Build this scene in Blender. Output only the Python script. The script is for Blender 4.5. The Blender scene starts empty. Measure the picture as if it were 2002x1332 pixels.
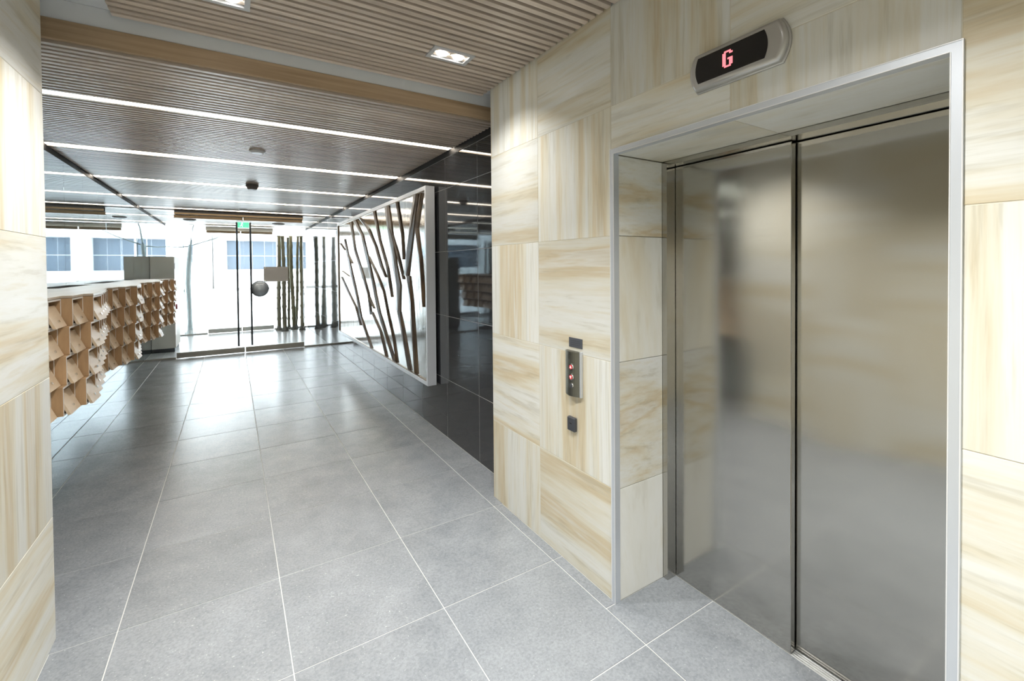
import bpy, bmesh, math, random
from mathutils import Vector, Matrix
random.seed(7)
S = bpy.context.scene
COL = S.collection

# ------------------------------------------------------------------ camera
F_PX, CY, YAW, PITCH, ROLL, H = 878.22, 535.15, 0.55605, -0.01636, -0.00828, 1.55
cam = bpy.data.cameras.new('camera')
cam.sensor_width = 36.0
cam.lens = F_PX / 2002 * 36
cam.shift_y = (CY - 666) / 2002
cam.clip_start = 0.02
cam_o = bpy.data.objects.new('camera', cam)
COL.objects.link(cam_o)
c, s = math.cos(YAW), math.sin(YAW)
r = Vector((c, -s, 0)); fw = Vector((s, c, 0)); u = Vector((0, 0, 1))
fw2 = math.cos(PITCH) * fw + math.sin(PITCH) * u
u2 = -math.sin(PITCH) * fw + math.cos(PITCH) * u
r3 = math.cos(ROLL) * r + math.sin(ROLL) * u2
u3 = -math.sin(ROLL) * r + math.cos(ROLL) * u2
m = Matrix((r3, u3, -fw2)).transposed().to_4x4()
m.translation = (0, 0, H)
cam_o.matrix_world = m
S.camera = cam_o

# ------------------------------------------------------------------ world / exposure
SKY_STRENGTH = 4.4
EXPOSURE = 1.32
DOWNLIGHT_W = 7.0
STRIP_E = 7.0
w = bpy.data.worlds.new('overcast'); S.world = w; w.use_nodes = True
bg = w.node_tree.nodes['Background']
bg.inputs[0].default_value = (0.90, 0.95, 1.0, 1); bg.inputs[1].default_value = SKY_STRENGTH
S.view_settings.view_transform = 'Standard'
S.view_settings.look = 'None'
S.view_settings.exposure = EXPOSURE
S.view_settings.gamma = 1.0
S.view_settings.use_curve_mapping = False
S.cycles.max_bounces = 7
S.cycles.diffuse_bounces = 3
S.cycles.glossy_bounces = 4
S.cycles.transparent_max_bounces = 12
S.cycles.use_denoising = True
S.cycles.use_adaptive_sampling = True
S.cycles.adaptive_threshold = .08
S.cycles.adaptive_min_samples = 16
S.cycles.sample_clamp_indirect = 6.0

# ------------------------------------------------------------------ materials
def mat(name, col=(.5, .5, .5), rough=.5, metal=0.0, spec=.5, emit=None, es=0.0, coat=0.0):
    m = bpy.data.materials.new(name); m.use_nodes = True
    b = m.node_tree.nodes['Principled BSDF']
    b.inputs['Base Color'].default_value = (*col, 1)
    b.inputs['Roughness'].default_value = rough
    b.inputs['Metallic'].default_value = metal
    b.inputs['Specular IOR Level'].default_value = spec
    b.inputs['Coat Weight'].default_value = coat
    if emit:
        b.inputs['Emission Color'].default_value = (*emit, 1)
        b.inputs['Emission Strength'].default_value = es
    return m

class N:
    """tiny node-graph helper"""
    def __init__(s, m):
        s.t = m.node_tree; s.b = s.t.nodes['Principled BSDF']
    def add(s, kind, **kw):
        n = s.t.nodes.new(kind)
        for k, v in kw.items():
            if k.startswith('i_'):
                n.inputs[k[2:].replace('_', ' ')].default_value = v
            else:
                setattr(n, k, v)
        return n
    def link(s, a, b): s.t.links.new(a, b)
    def ramp(s, fac, stops):
        n = s.add('ShaderNodeValToRGB'); e = n.color_ramp.elements
        while len(e) < len(stops): e.new(0.5)
        for el, (p, c) in zip(e, stops):
            el.position = p; el.color = (*c, 1)
        s.link(fac, n.inputs[0]); return n.outputs[0]

def objcoord(g, scale, rot=None, rnd=60.0):
    """object coordinates, shifted by a per-object random amount"""
    tc = g.add('ShaderNodeTexCoord'); oi = g.add('ShaderNodeObjectInfo')
    mul = g.add('ShaderNodeMath', operation='MULTIPLY'); mul.inputs[1].default_value = rnd
    g.link(oi.outputs['Random'], mul.inputs[0])
    ad = g.add('ShaderNodeVectorMath', operation='ADD')
    g.link(tc.outputs['Object'], ad.inputs[0]); g.link(mul.outputs[0], ad.inputs[1])
    mp = g.add('ShaderNodeMapping'); mp.inputs['Scale'].default_value = scale
    if rot: mp.inputs['Rotation'].default_value = rot
    g.link(ad.outputs[0], mp.inputs[0])
    return mp.outputs[0], oi.outputs['Random']

def sandstone(name, grain):
    m = mat(name, rough=.42, spec=.35); g = N(m)
    sc = (1, .30, 4.2) if grain == 'h' else (1, 4.6, .24)
    v, rnd = objcoord(g, sc, (0.13, 0, 0) if grain == 'h' else (0.04, 0, 0))
    warp = g.add('ShaderNodeTexNoise', i_Scale=.9, i_Detail=2.0, i_Roughness=.5); g.link(v, warp.inputs['Vector'])
    wm = g.add('ShaderNodeVectorMath', operation='MULTIPLY_ADD')
    g.link(warp.outputs['Color'], wm.inputs[0]); wm.inputs[1].default_value = (.5, .5, .5); g.link(v, wm.inputs[2])
    n1 = g.add('ShaderNodeTexNoise', i_Scale=1.5, i_Detail=5.0, i_Roughness=.58); g.link(wm.outputs[0], n1.inputs['Vector'])
    n2 = g.add('ShaderNodeTexNoise', i_Scale=7.0, i_Detail=4.0, i_Roughness=.65); g.link(wm.outputs[0], n2.inputs['Vector'])
    c1 = g.ramp(n1.outputs[0], [(.30, (.77, .785, .765)), (.45, (.75, .755, .71)), (.53, (.71, .68, .57)), (.60, (.635, .55, .385)), (.66, (.71, .69, .615)), (.74, (.61, .555, .44))])
    c2 = g.ramp(n2.outputs[0], [(.34, (.80, .78, .72)), (.44, (.96, .955, .93)), (.56, (1, 1, 1)), (.68, (.92, .88, .79))])
    mx = g.add('ShaderNodeMix', data_type='RGBA', blend_type='MULTIPLY'); mx.inputs[0].default_value = .8
    g.link(c1, mx.inputs[6]); g.link(c2, mx.inputs[7])
    hs = g.add('ShaderNodeHueSaturation'); mr = g.add('ShaderNodeMapRange')
    mr.inputs['To Min'].default_value = .93; mr.inputs['To Max'].default_value = 1.06
    g.link(rnd, mr.inputs['Value']); g.link(mr.outputs[0], hs.inputs['Value']); g.link(mx.outputs[2], hs.inputs['Color'])
    g.link(hs.outputs[0], g.b.inputs['Base Color'])
    return m

def timber(name, a, b, scale, rough=.5, spec=.3, var=.16):
    m = mat(name, rough=rough, spec=spec); g = N(m)
    v, rnd = objcoord(g, scale)
    n1 = g.add('ShaderNodeTexNoise', i_Scale=1.0, i_Detail=6.0, i_Roughness=.6); g.link(v, n1.inputs['Vector'])
    c1 = g.ramp(n1.outputs[0], [(.3, a), (.68, b)])
    hs = g.add('ShaderNodeHueSaturation'); mr = g.add('ShaderNodeMapRange')
    mr.inputs['To Min'].default_value = 1 - var; mr.inputs['To Max'].default_value = 1 + var
    g.link(rnd, mr.inputs['Value']); g.link(mr.outputs[0], hs.inputs['Value']); g.link(c1, hs.inputs['Color'])
    g.link(hs.outputs[0], g.b.inputs['Base Color'])
    return m

def floor_tile_mat():
    m = mat('honed grey porcelain', rough=.27, spec=.5); g = N(m)
    v, rnd = objcoord(g, (1, 1, 1))
    n1 = g.add('ShaderNodeTexNoise', i_Scale=5.0, i_Detail=6.0, i_Roughness=.65); g.link(v, n1.inputs['Vector'])
    n2 = g.add('ShaderNodeTexNoise', i_Scale=90.0, i_Detail=3.0, i_Roughness=.7); g.link(v, n2.inputs['Vector'])
    n3 = g.add('ShaderNodeTexNoise', i_Scale=150.0, i_Detail=0.0); g.link(v, n3.inputs['Vector'])
    c1 = g.ramp(n1.outputs[0], [(.3, (.25, .272, .297)), (.7, (.325, .350, .377))])
    c2 = g.ramp(n2.outputs[0], [(.3, (.80, .80, .80)), (.6, (1.06, 1.06, 1.06))])
    c3 = g.ramp(n3.outputs[0], [(.80, (0, 0, 0)), (.84, (.22, .22, .21))])
    mx = g.add('ShaderNodeMix', data_type='RGBA', blend_type='MULTIPLY'); mx.inputs[0].default_value = 1
    g.link(c1, mx.inputs[6]); g.link(c2, mx.inputs[7])
    ad = g.add('ShaderNodeMix', data_type='RGBA', blend_type='ADD'); ad.inputs[0].default_value = 1
    g.link(mx.outputs[2], ad.inputs[6]); g.link(c3, ad.inputs[7])
    hs = g.add('ShaderNodeHueSaturation'); mr = g.add('ShaderNodeMapRange')
    mr.inputs['To Min'].default_value = .95; mr.inputs['To Max'].default_value = 1.05
    g.link(rnd, mr.inputs['Value']); g.link(mr.outputs[0], hs.inputs['Value']); g.link(ad.outputs[2], hs.inputs['Color'])
    g.link(hs.outputs[0], g.b.inputs['Base Color'])
    rr = g.add('ShaderNodeMapRange'); rr.inputs['To Min'].default_value = .20; rr.inputs['To Max'].default_value = .30
    g.link(n1.outputs[0], rr.inputs['Value']); g.link(rr.outputs[0], g.b.inputs['Roughness'])
    return m

def brushed(name, col, rough, wave=0.0, axis='v', fine=.10):
    m = mat(name, col, rough, 1.0); g = N(m)
    tc = g.add('ShaderNodeTexCoord'); mp = g.add('ShaderNodeMapping')
    mp.inputs['Scale'].default_value = (300, 300, 2) if axis == 'v' else (3, 3, 300)
    g.link(tc.outputs['Object'], mp.inputs[0])
    n = g.add('ShaderNodeTexNoise', i_Scale=1.0, i_Detail=3.0); g.link(mp.outputs[0], n.inputs['Vector'])
    rr = g.add('ShaderNodeMapRange'); rr.inputs['To Min'].default_value = rough * .8; rr.inputs['To Max'].default_value = rough * 1.25
    g.link(n.outputs[0], rr.inputs['Value']); g.link(rr.outputs[0], g.b.inputs['Roughness'])
    bp = g.add('ShaderNodeBump'); bp.inputs['Strength'].default_value = fine; bp.inputs['Distance'].default_value = .0003
    g.link(n.outputs[0], bp.inputs['Height'])
    last = bp
    if wave:
        n2 = g.add('ShaderNodeTexNoise', i_Scale=1.6, i_Detail=1.0); g.link(tc.outputs['Object'], n2.inputs['Vector'])
        b2 = g.add('ShaderNodeBump'); b2.inputs['Strength'].default_value = 1.0; b2.inputs['Distance'].default_value = wave
        g.link(n2.outputs[0], b2.inputs['Height']); g.link(bp.outputs[0], b2.inputs['Normal']); last = b2
    g.link(last.outputs[0], g.b.inputs['Normal'])
    return m

def clear_glass(name, tint, ior=1.5):
    m = bpy.data.materials.new(name); m.use_nodes = True
    t = m.node_tree; t.nodes.clear()
    o = t.nodes.new('ShaderNodeOutputMaterial'); mx = t.nodes.new('ShaderNodeMixShader')
    tr = t.nodes.new('ShaderNodeBsdfTransparent'); gl = t.nodes.new('ShaderNodeBsdfGlossy'); fr = t.nodes.new('ShaderNodeFresnel')
    tr.inputs[0].default_value = (*tint, 1); gl.inputs['Roughness'].default_value = 0.0
    fr.inputs[0].default_value = ior
    t.links.new(fr.outputs[0], mx.inputs[0]); t.links.new(tr.outputs[0], mx.inputs[1]); t.links.new(gl.outputs[0], mx.inputs[2])
    t.links.new(mx.outputs[0], o.inputs[0])
    return m

M = {}
M['stone_h'] = sandstone('sandstone, grain across', 'h')
M['stone_v'] = sandstone('sandstone, grain upright', 'v')
M['stone_joint'] = mat('pale stone jointing', (.66, .62, .50), .8)
M['tile'] = floor_tile_mat()
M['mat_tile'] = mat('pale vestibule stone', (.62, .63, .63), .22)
M['grout'] = mat('pale grout', (.62, .63, .62), .8)
M['slat'] = timber('limed oak slat', (.50, .42, .345), (.66, .565, .475), (2.0, 60, 60), .30, .6)
M['fascia'] = timber('oak fascia', (.27, .19, .115), (.42, .31, .20), (1.2, 30, 30), .45, .35)
M['dark_back'] = mat('dark acoustic backing', (.035, .028, .022), .9)
M['plaster'] = mat('white plasterboard', (.74, .76, .78), .8)
M['black'] = mat('black shadow trim', (.012, .012, .013), .6)
M['dark_tile'] = mat('polished charcoal porcelain', (.030, .032, .036), .045, 0, .6)
M['dark_grout'] = mat('light grey grout', (.42, .42, .42), .7)
M['mirror_glass'] = mat('grey back-silvered wall glass', (.38, .46, .50), .015, .92, .5)
M['glass_edge'] = mat('dark glass joint', (.06, .085, .09), .3)
M['door_steel'] = brushed('brushed stainless', (.50, .49, .46), .125, .007, 'h', .012)
_g = N(M['door_steel']); _t = _g.add('ShaderNodeTangent', direction_type='RADIAL', axis='Z'); _g.link(_t.outputs[0], _g.b.inputs['Tangent'])
_g.b.inputs['Anisotropic'].default_value = .7
M['steel'] = brushed('satin steel', (.60, .61, .62), .34, 0, 'v')
M['rail_steel'] = brushed('satin steel rail', (.50, .49, .46), .33, 0, 'h')
M['alu'] = mat('pale anodised aluminium', (.66, .70, .75), .38, .55)
M['alu_edge'] = mat('bright aluminium', (.9, .91, .92), .3, .4)
M['bronze'] = mat('bronze header', (.17, .125, .075), .32, .8)
M['track'] = mat('ribbed aluminium sill', (.72, .73, .74), .3, .8)
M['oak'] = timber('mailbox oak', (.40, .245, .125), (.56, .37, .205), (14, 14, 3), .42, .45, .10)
M['oak_lit'] = timber('mailbox oak door', (.62, .47, .31), (.76, .62, .46), (14, 3, 14), .36, .5, .08)  # same timber as the boxes, lightened to paint in daylight on the doors
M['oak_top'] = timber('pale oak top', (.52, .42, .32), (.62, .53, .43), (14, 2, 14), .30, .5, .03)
M['edge_lit'] = mat('mailbox edge highlight', (.84, .80, .74), .45)  # near-white colour painting the highlight along the box front edges
M['slot'] = mat('black slot', (.01, .01, .01), .8)
M['chrome'] = mat('chrome', (.80, .80, .80), .08, 1)
M['silver_paint'] = mat('silver painted metal', (.52, .52, .505), .33, .6)
M['screen'] = mat('smoked screen', (.008, .008, .009), .25)
M['led_red'] = mat('red led', (.8, .2, .2), .5, emit=(1.0, .20, .24), es=.55)
M['btn_red'] = mat('red lit button', (.5, .04, .04), .35, emit=(1.0, .12, .12), es=.12)
M['btn_white'] = mat('white lit arrow', (.9, .9, .9), .4, emit=(1, .9, .9), es=.35)
M['panel_grey'] = brushed('call panel steel', (.20, .20, .17), .4, 0, 'h')
M['plate_grey'] = mat('engraved grey plate', (.105, .115, .135), .5, .3)
M['reader'] = mat('charcoal plastic', (.05, .055, .065), .45)
M['white_metal'] = mat('white metal', (.78, .79, .80), .4)
M['lamp_trim'] = mat('silver lamp frame', (.62, .63, .64), .4, .3)
M['lamp'] = mat('lamp lens', (1, 1, 1), .3, emit=(1, .97, .92), es=14)
M['strip'] = mat('warm strip diffuser', (1, 1, 1), .5, emit=(1.0, .90, .76), es=STRIP_E)
M['sensor'] = mat('grey detector', (.16, .15, .14), .5)
M['art_mirror'] = mat('hand-silvered mirror', (.78, .78, .75), .05, 1)
_g = N(M['art_mirror'])
_tc = _g.add('ShaderNodeTexCoord'); _mp = _g.add('ShaderNodeMapping'); _mp.inputs['Scale'].default_value = (1, 9, 1.6)
_g.link(_tc.outputs['Object'], _mp.inputs[0])
_n = _g.add('ShaderNodeTexNoise', i_Scale=2.2, i_Detail=7.0, i_Roughness=.65); _g.link(_mp.outputs[0], _n.inputs['Vector'])
_g.link(_g.ramp(_n.outputs[0], [(.35, (.60, .59, .56)), (.6, (.86, .86, .84))]), _g.b.inputs['Base Color'])
_bp = _g.add('ShaderNodeBump'); _bp.inputs['Strength'].default_value = .25; _bp.inputs['Distance'].default_value = .004
_g.link(_n.outputs[0], _bp.inputs['Height']); _g.link(_bp.outputs[0], _g.b.inputs['Normal'])
M['branch'] = timber('dark bronze bark', (.030, .019, .011), (.13, .085, .045), (10, 10, 4), .30, .6, .2)
M['frame_alu'] = mat('silver picture frame', (.76, .80, .86), .34, .35)
M['cabinet'] = mat('beige cabinet', (.66, .61, .53), .5)
M['kick'] = mat('dark kickboard', (.05, .055, .065), .5)
M['glass'] = clear_glass('clear glazing', (.955, .975, .98), 1.45)
M['exit_green'] = mat('exit green', (.05, .5, .2), .5, emit=(.10, .75, .30), es=.8)
M['exit_white'] = mat('exit white', (.9, .95, .92), .5, emit=(.85, 1, .9), es=.8)
M['handle'] = mat('dark steel tube', (.07, .078, .085), .28, .7)
M['sign_grey'] = mat('frosted grey sign', (.60, .595, .58), .5)
M['red'] = mat('red call point', (.45, .02, .03), .4)
M['bamboo'] = timber('bamboo culm', (.13, .125, .065), (.27, .255, .16), (8, 8, 3), .4, .5, .2)
M['rootball'] = mat('grey root mound', (.16, .17, .16), .8)
M['bark'] = mat('pale grey bark', (.16, .185, .18), .8)
M['pave'] = mat('white paving', (.80, .80, .79), .7)
M['render_white'] = mat('white render', (.82, .82, .81), .8)
M['render_tan'] = mat('pale tan column', (.20, .187, .175), .8)
M['pane'] = mat('window pane', (.085, .105, .13), .25, 0, .15)
M['mullion'] = mat('white mullion', (.75, .77, .8), .5)

# ------------------------------------------------------------------ geometry helpers
WLOC = {}
def link(name, mesh, loc, parent=None, smooth=False):
    o = bpy.data.objects.new(name, mesh); COL.objects.link(o)
    WLOC[o.name] = Vector(loc)
    if parent is not None:
        o.parent = parent; o.location = Vector(loc) - WLOC[parent.name]
    else:
        o.location = loc
    if smooth:
        for p in mesh.polygons: p.use_smooth = True
    return o

def me_from(bm, name, m):
    me = bpy.data.meshes.new(name); bm.normal_update(); bm.to_mesh(me); bm.free()
    if m: me.materials.append(m)
    return me

def bm_box(bm, x0, x1, y0, y1, z0, z1, off=(0, 0, 0)):
    vs = [bm.verts.new((x - off[0], y - off[1], z - off[2])) for x in (x0, x1) for y in (y0, y1) for z in (z0, z1)]
    for f in ((0, 1, 3, 2), (4, 6, 7, 5), (0, 4, 5, 1), (2, 3, 7, 6), (0, 2, 6, 4), (1, 5, 7, 3)):
        bm.faces.new([vs[i] for i in f])

def bevel(bm, w, seg=1):
    bmesh.ops.bevel(bm, geom=bm.edges[:], offset=w, segments=seg, affect='EDGES', profile=.5)

def box(name, x0, x1, y0, y1, z0, z1, m, parent=None, bev=0.0):
    c = ((x0 + x1) / 2, (y0 + y1) / 2, (z0 + z1) / 2)
    bm = bmesh.new(); bm_box(bm, x0, x1, y0, y1, z0, z1, c)
    if bev: bevel(bm, bev)
    return link(name, me_from(bm, name, m), c, parent)

def boxes(name, lst, m, parent=None, loc=None):
    if loc is None:
        b = lst[0]; loc = ((b[0] + b[1]) / 2, (b[2] + b[3]) / 2, (b[4] + b[5]) / 2)
    bm = bmesh.new()
    for b in lst: bm_box(bm, *b, loc)
    return link(name, me_from(bm, name, m), loc, parent)

def empty(name, loc):
    o = bpy.data.objects.new(name, None); COL.objects.link(o); o.location = loc
    o.empty_display_size = .1
    WLOC[o.name] = Vector(loc); return o

def tag(o, label, cat, group=None, kind=None):
    o['label'] = label; o['category'] = cat
    if group: o['group'] = group
    if kind: o['kind'] = kind
    return o

def struct(o, label, cat): return tag(o, label, cat, kind='structure')

def cyl_bm(bm, p0, p1, r0, r1=None, seg=16, cap=True):
    r1 = r0 if r1 is None else r1
    p0 = Vector(p0); p1 = Vector(p1); d = (p1 - p0).normalized()
    a = d.orthogonal().normalized(); b = d.cross(a)
    rings = []
    for p, rr in ((p0, r0), (p1, r1)):
        rings.append([bm.verts.new(p + rr * (math.cos(t) * a + math.sin(t) * b)) for t in [2 * math.pi * i / seg for i in range(seg)]])
    for i in range(seg):
        j = (i + 1) % seg
        bm.faces.new((rings[0][i], rings[0][j], rings[1][j], rings[1][i]))
    if cap:
        bm.faces.new(rings[0][::-1]); bm.faces.new(rings[1])

def cyl(name, p0, p1, r0, m, parent=None, r1=None, seg=20):
    c = (Vector(p0) + Vector(p1)) / 2
    bm = bmesh.new(); cyl_bm(bm, Vector(p0) - c, Vector(p1) - c, r0, r1, seg)
    bmesh.ops.recalc_face_normals(bm, faces=bm.faces)
    return link(name, me_from(bm, name, m), c, parent)

def tube(name, pts, rad, m, parent=None, seg=12, loc=None):
    loc = Vector(loc if loc is not None else pts[0]); P = [Vector(p) - loc for p in pts]
    bm = bmesh.new(); rings = []
    for i, p in enumerate(P):
        d = (P[min(i + 1, len(P) - 1)] - P[max(i - 1, 0)]).normalized()
        a = d.cross(Vector((0, 1, .001))).normalized(); b = d.cross(a)
        rings.append([bm.verts.new(p + rad[i] * (math.cos(t) * a + math.sin(t) * b)) for t in [2 * math.pi * k / seg for k in range(seg)]])
    for q in range(len(rings) - 1):
        for k in range(seg):
            j = (k + 1) % seg
            f = bm.faces.new((rings[q][k], rings[q][j], rings[q + 1][j], rings[q + 1][k])); f.smooth = True
    bm.faces.new(rings[0][::-1]); bm.faces.new(rings[-1])
    bmesh.ops.recalc_face_normals(bm, faces=bm.faces)
    return link(name, me_from(bm, name, m), loc, parent)

# ------------------------------------------------------------------ key dimensions (metres)
W = 1.471          # face of the sandstone lift wall
D = 1.635          # face of the charcoal lobby wall
L = -1.287         # face of the glass lobby wall
LS = -0.655        # face of the left sandstone wall
YC = 2.62          # end of the sandstone
Y1, Y2 = 9.62, 12.87     # inner and outer glazing
ZU, ZL = 2.718, 2.57     # undersides of the slat ceilings
YB = -2.0
ZR = [0.0, .52, 1.105, 1.685, 2.273, 2.76]   # courses

# ------------------------------------------------------------------ floor
GX = [-1.063, -.4434, .1742, .7918, 1.4094]
fl = struct(boxes('floor', [(-1.5, 2.3, YB - .1, Y2 + .05, -.12, -.0022)], M['grout']), 'grey tiled lobby floor with pale grout lines', 'floor')
def tile(x0, x1, y0, y1):
    gp = .0024
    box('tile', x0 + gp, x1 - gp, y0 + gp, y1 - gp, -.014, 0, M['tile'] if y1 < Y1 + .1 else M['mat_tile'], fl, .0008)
j = 0
rows = [1.2549 + .6276 * k for k in range(-6, 20)]
rows = sorted(rows + [Y1]); rows = [v for v in rows if v == Y1 or abs(v - Y1) > .12]
for k in range(len(rows) - 1):
    a, b = rows[k], rows[k + 1]
    if b < YB: continue
    a = max(a, YB); b = min(b, Y2)
    if a >= Y2: break
    left = L if a > YC - .05 else (LS if b < YC + .05 else L)
    xs = [x for x in [L] + GX if x >= left - 1e-6]
    if left == LS: xs = [LS] + [x for x in GX if x > LS]
    for p, q in zip(xs[:-1], xs[1:]): tile(p, q, a, b)
    # strip along the right-hand wall, running into the lift recess
    if b < .36 or a > 1.51:
        tile(GX[-1], W if b < YC + .3 else D, a, b)
    else:
        if a < .36 < b: tile(GX[-1], W, a, .36); a = .36
        if a < 1.485 < b: tile(GX[-1], W, 1.485, b); b2 = 1.485
        else: b2 = b
        tile(GX[-1], 1.856, a, b2)

# ------------------------------------------------------------------ stone walls
wr = struct(boxes('wall_right', [
    (W + .0012, 2.3, 1.504, YC, -.12, 2.95),            # left of the lift
    (W + .0012, 2.3, YB, .340, -.12, 2.95),             # right of the lift
    (W + .0012, 2.3, .340, 1.504, 2.076, 2.95),         # above it
    (1.93, 2.3, .340, 1.504, -.12, 2.076)], M['stone_joint'], loc=(1.6, 0, 0)),
    'right-hand sandstone lift wall in squares of alternating grain', 'wall')
def stone(x0, x1, y0, y1, z0, z1, g, parent):
    box('stone_tile', x0, x1, y0, y1, z0, z1, M['stone_' + g], parent, .0009)
GJ = .0012
cols = [(2.081, YC), (1.504, 2.081), (.927, 1.504), (.345, .927), (-.237, .345), (-.82, -.237), (-1.4, -.82), (YB, -1.4)]
for ci, (a, b) in enumerate(cols):
    for ri in range(5):
        z0, z1 = ZR[ri], ZR[ri + 1]
        if ci in (2, 3):
            if z1 < 2.08: continue
            z0 = max(z0, 2.0775)
        g = 'v' if (ci + ri) % 2 == 0 else 'h'
        bb = b if ci else b
        stone(W, W + .012, a + GJ, bb - (GJ if ci else 0), z0 + GJ, z1 - GJ, g, wr)
for ri in range(5):   # return of the stone block beside the charcoal wall
    stone(W + .0125, D, YC, YC + .010, ZR[ri] + GJ, ZR[ri + 1] - GJ, 'h' if ri % 2 else 'v', wr)
for ri in range(4):   # left reveal of the lift recess
    z1 = min(ZR[ri + 1], 2.05)
    stone(1.4955, 1.790, 1.484, 1.496, ZR[ri] + GJ, z1 - GJ, 'h' if ri % 2 else 'v', wr)
    stone(1.4955, 1.790, .348, .360, ZR[ri] + GJ, z1 - GJ, 'h' if ri % 2 else 'v', wr)
for a, b, g in ((.36, .927, 'h'), (.927, 1.483, 'h')):   # soffit of the recess
    stone(1.4955, 1.790, a + GJ, b - GJ, 2.052, 2.064, g, wr)

wl = struct(boxes('wall_left', [(-1.6, LS - .0012, YB, YC - .021, -.12, 2.95)], M['stone_joint']), 'left-hand sandstone wall beside the mailboxes', 'wall')
lc = [(2.035, YC - .02), (1.455, 2.035), (.875, 1.455), (.295, .875), (-.285, .295), (-.865, -.285), (-1.445, -.865), (YB, -1.445)]
for ci, (a, b) in enumerate(lc):
    for ri in range(5):
        g = 'h' if (ci + ri) % 2 == 0 else 'v'
        stone(LS - .012, LS, a + GJ, b - (GJ if ci else 0), ZR[ri] + GJ, ZR[ri + 1] - GJ, g, wl)
for ri in range(5):
    stone(L, LS - .0125, YC - .02, YC - .010, ZR[ri] + GJ, ZR[ri + 1] - GJ, 'h' if ri % 2 else 'v', wl)
wb = struct(boxes('wall_back', [(-1.6, 2.3, YB - .15, YB - .0012, -.12, 2.95)], M['stone_joint']), 'sandstone end wall of the lift lobby', 'wall')
bx = [LS, -.12, .46, 1.04, W]
for ci in range(4):
    for ri in range(5):
        stone(bx[ci] + GJ, bx[ci + 1] - GJ, YB - .012, YB, ZR[ri] + GJ, ZR[ri + 1] - GJ, 'h' if (ci + ri) % 2 else 'v', wb)

# ------------------------------------------------------------------ lobby walls
wd = struct(boxes('wall_lobby_right', [(D + .0008, 2.3, YC + .001, Y2, -.12, 2.95)], M['dark_grout']), 'polished charcoal tiled wall behind the artwork', 'wall')
ys = [YC + .01, 3.137] + [3.137 + .6235 * k for k in range(1, 17)]
ys = [y for y in ys if y < Y2 - .1] + [Y2]
zd = [0, .528, 1.105, 1.688, 2.252, 2.525]
for a, b in zip(ys[:-1], ys[1:]):
    for z0, z1 in zip(zd[:-1], zd[1:]):
        box('tile', D, D + .012, a + .0016, b - .0016, z0 + .0016, z1 - .0016, M['dark_tile'], wd, .0006)
wg = struct(boxes('wall_lobby_left', [(-1.6, L - .008, YC - .02, Y2, -.12, 2.95)], M['glass_edge']), 'mirror-like grey glass wall behind the mailboxes', 'wall')
ys = [YC - .01, 3.12, 3.74, 4.36, 4.98, 5.60, 6.21, 6.82, 7.44, 8.08, 8.86, 9.66, 10.9, 12.0, Y2]
for a, b in zip(ys[:-1], ys[1:]):
    gp = .0011 if abs(b - 9.66) > .01 else .003
    box('glass_panel', L - .008, L, a + .0011, b - gp, .004, 2.53, M['mirror_glass'], wg, .0006)

# ------------------------------------------------------------------ ceilings
cu = struct(boxes('ceiling', [(-1.6, 2.3, YB - .1, 2.80, 2.76, 2.95)], M['plaster']), 'white lift-lobby ceiling carrying timber slats', 'ceiling')
box('backing_board', -.445, W - .004, YB + .02, 2.715, 2.7535, 2.7598, M['dark_back'], cu)
PU = .0505
bm = bmesh.new(); x0, x1 = -.455, W - .003; bm_box(bm, x0, x1, -.015, .015, -.018, .018, ((x0 + x1) / 2, 0, 0)); bevel(bm, .0012)
slat_me = me_from(bm, 'slat', M['slat'])
y = 2.722
while y > YB + .05:
    link('slat', slat_me, ((x0 + x1) / 2, y, ZU + .018), cu); y -= PU
clb = struct(boxes('ceiling_lobby', [(-1.6, 2.3, 2.80, Y2 + .1, 2.625, 2.95)], M['dark_back']), 'dark lobby ceiling lined with fine timber slats', 'ceiling')
t1 = struct(box('trim_1', L + .002, D - .002, 2.775, 2.799, 2.578, 2.668, M['fascia'], None, .002), 'oak fascia board at the step between the two ceilings', 'trim')
up = struct(box('trim_2', -1.59, 2.29, 2.782, 2.7995, 2.67, 2.759, M['plaster']), 'white upstand above the oak fascia', 'trim')
PL = .0515
STRIPS = [3.60, 5.09, 6.58, 8.07, 9.40, 10.85, 12.25]
bm = bmesh.new(); x0, x1 = L + .012, D - .012; bm_box(bm, x0, x1, -.014, .014, -.02, .02, ((x0 + x1) / 2, 0, 0)); bevel(bm, .0012)
slat2 = me_from(bm, 'slat', M['slat'])
y = 2.80 + .03
while y < Y2 - .02:
    if all(abs(y - sy) > .048 for sy in STRIPS) and abs(y - Y1) > .075:
        link('slat', slat2, ((x0 + x1) / 2, y, ZL + .02), clb)
    y += PL
struct(boxes('trim_3', [(D - .004, D + .0005, YC + .011, Y2, 2.527, 2.622)], M['black']), 'black shadow line above the charcoal wall', 'trim')
struct(boxes('trim_4', [(L - .007, L + .004, YC, Y2, 2.532, 2.622)], M['black']), 'black shadow line above the glass wall', 'trim')

# strip lights
names = ['nearest the oak fascia', 'second from the oak fascia', 'third from the oak fascia', 'fourth from the oak fascia',
         'just inside the entrance doors', 'first beyond the entrance doors', 'farthest, by the outer doors']
for sy, nm in zip(STRIPS, names):
    e = tag(empty('strip_light', ((L + D) / 2, sy, ZL)), 'warm white linear ceiling light, ' + nm, 'light', 'linear lights across the lobby ceiling')
    box('housing', L + .014, D - .014, sy - .032, sy + .032, ZL + .030, ZL + .050, M['white_metal'], e)
    box('diffuser', L + .016, D - .016, sy - .022, sy + .022, ZL + .004, ZL + .029, M['strip'], e)

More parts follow.
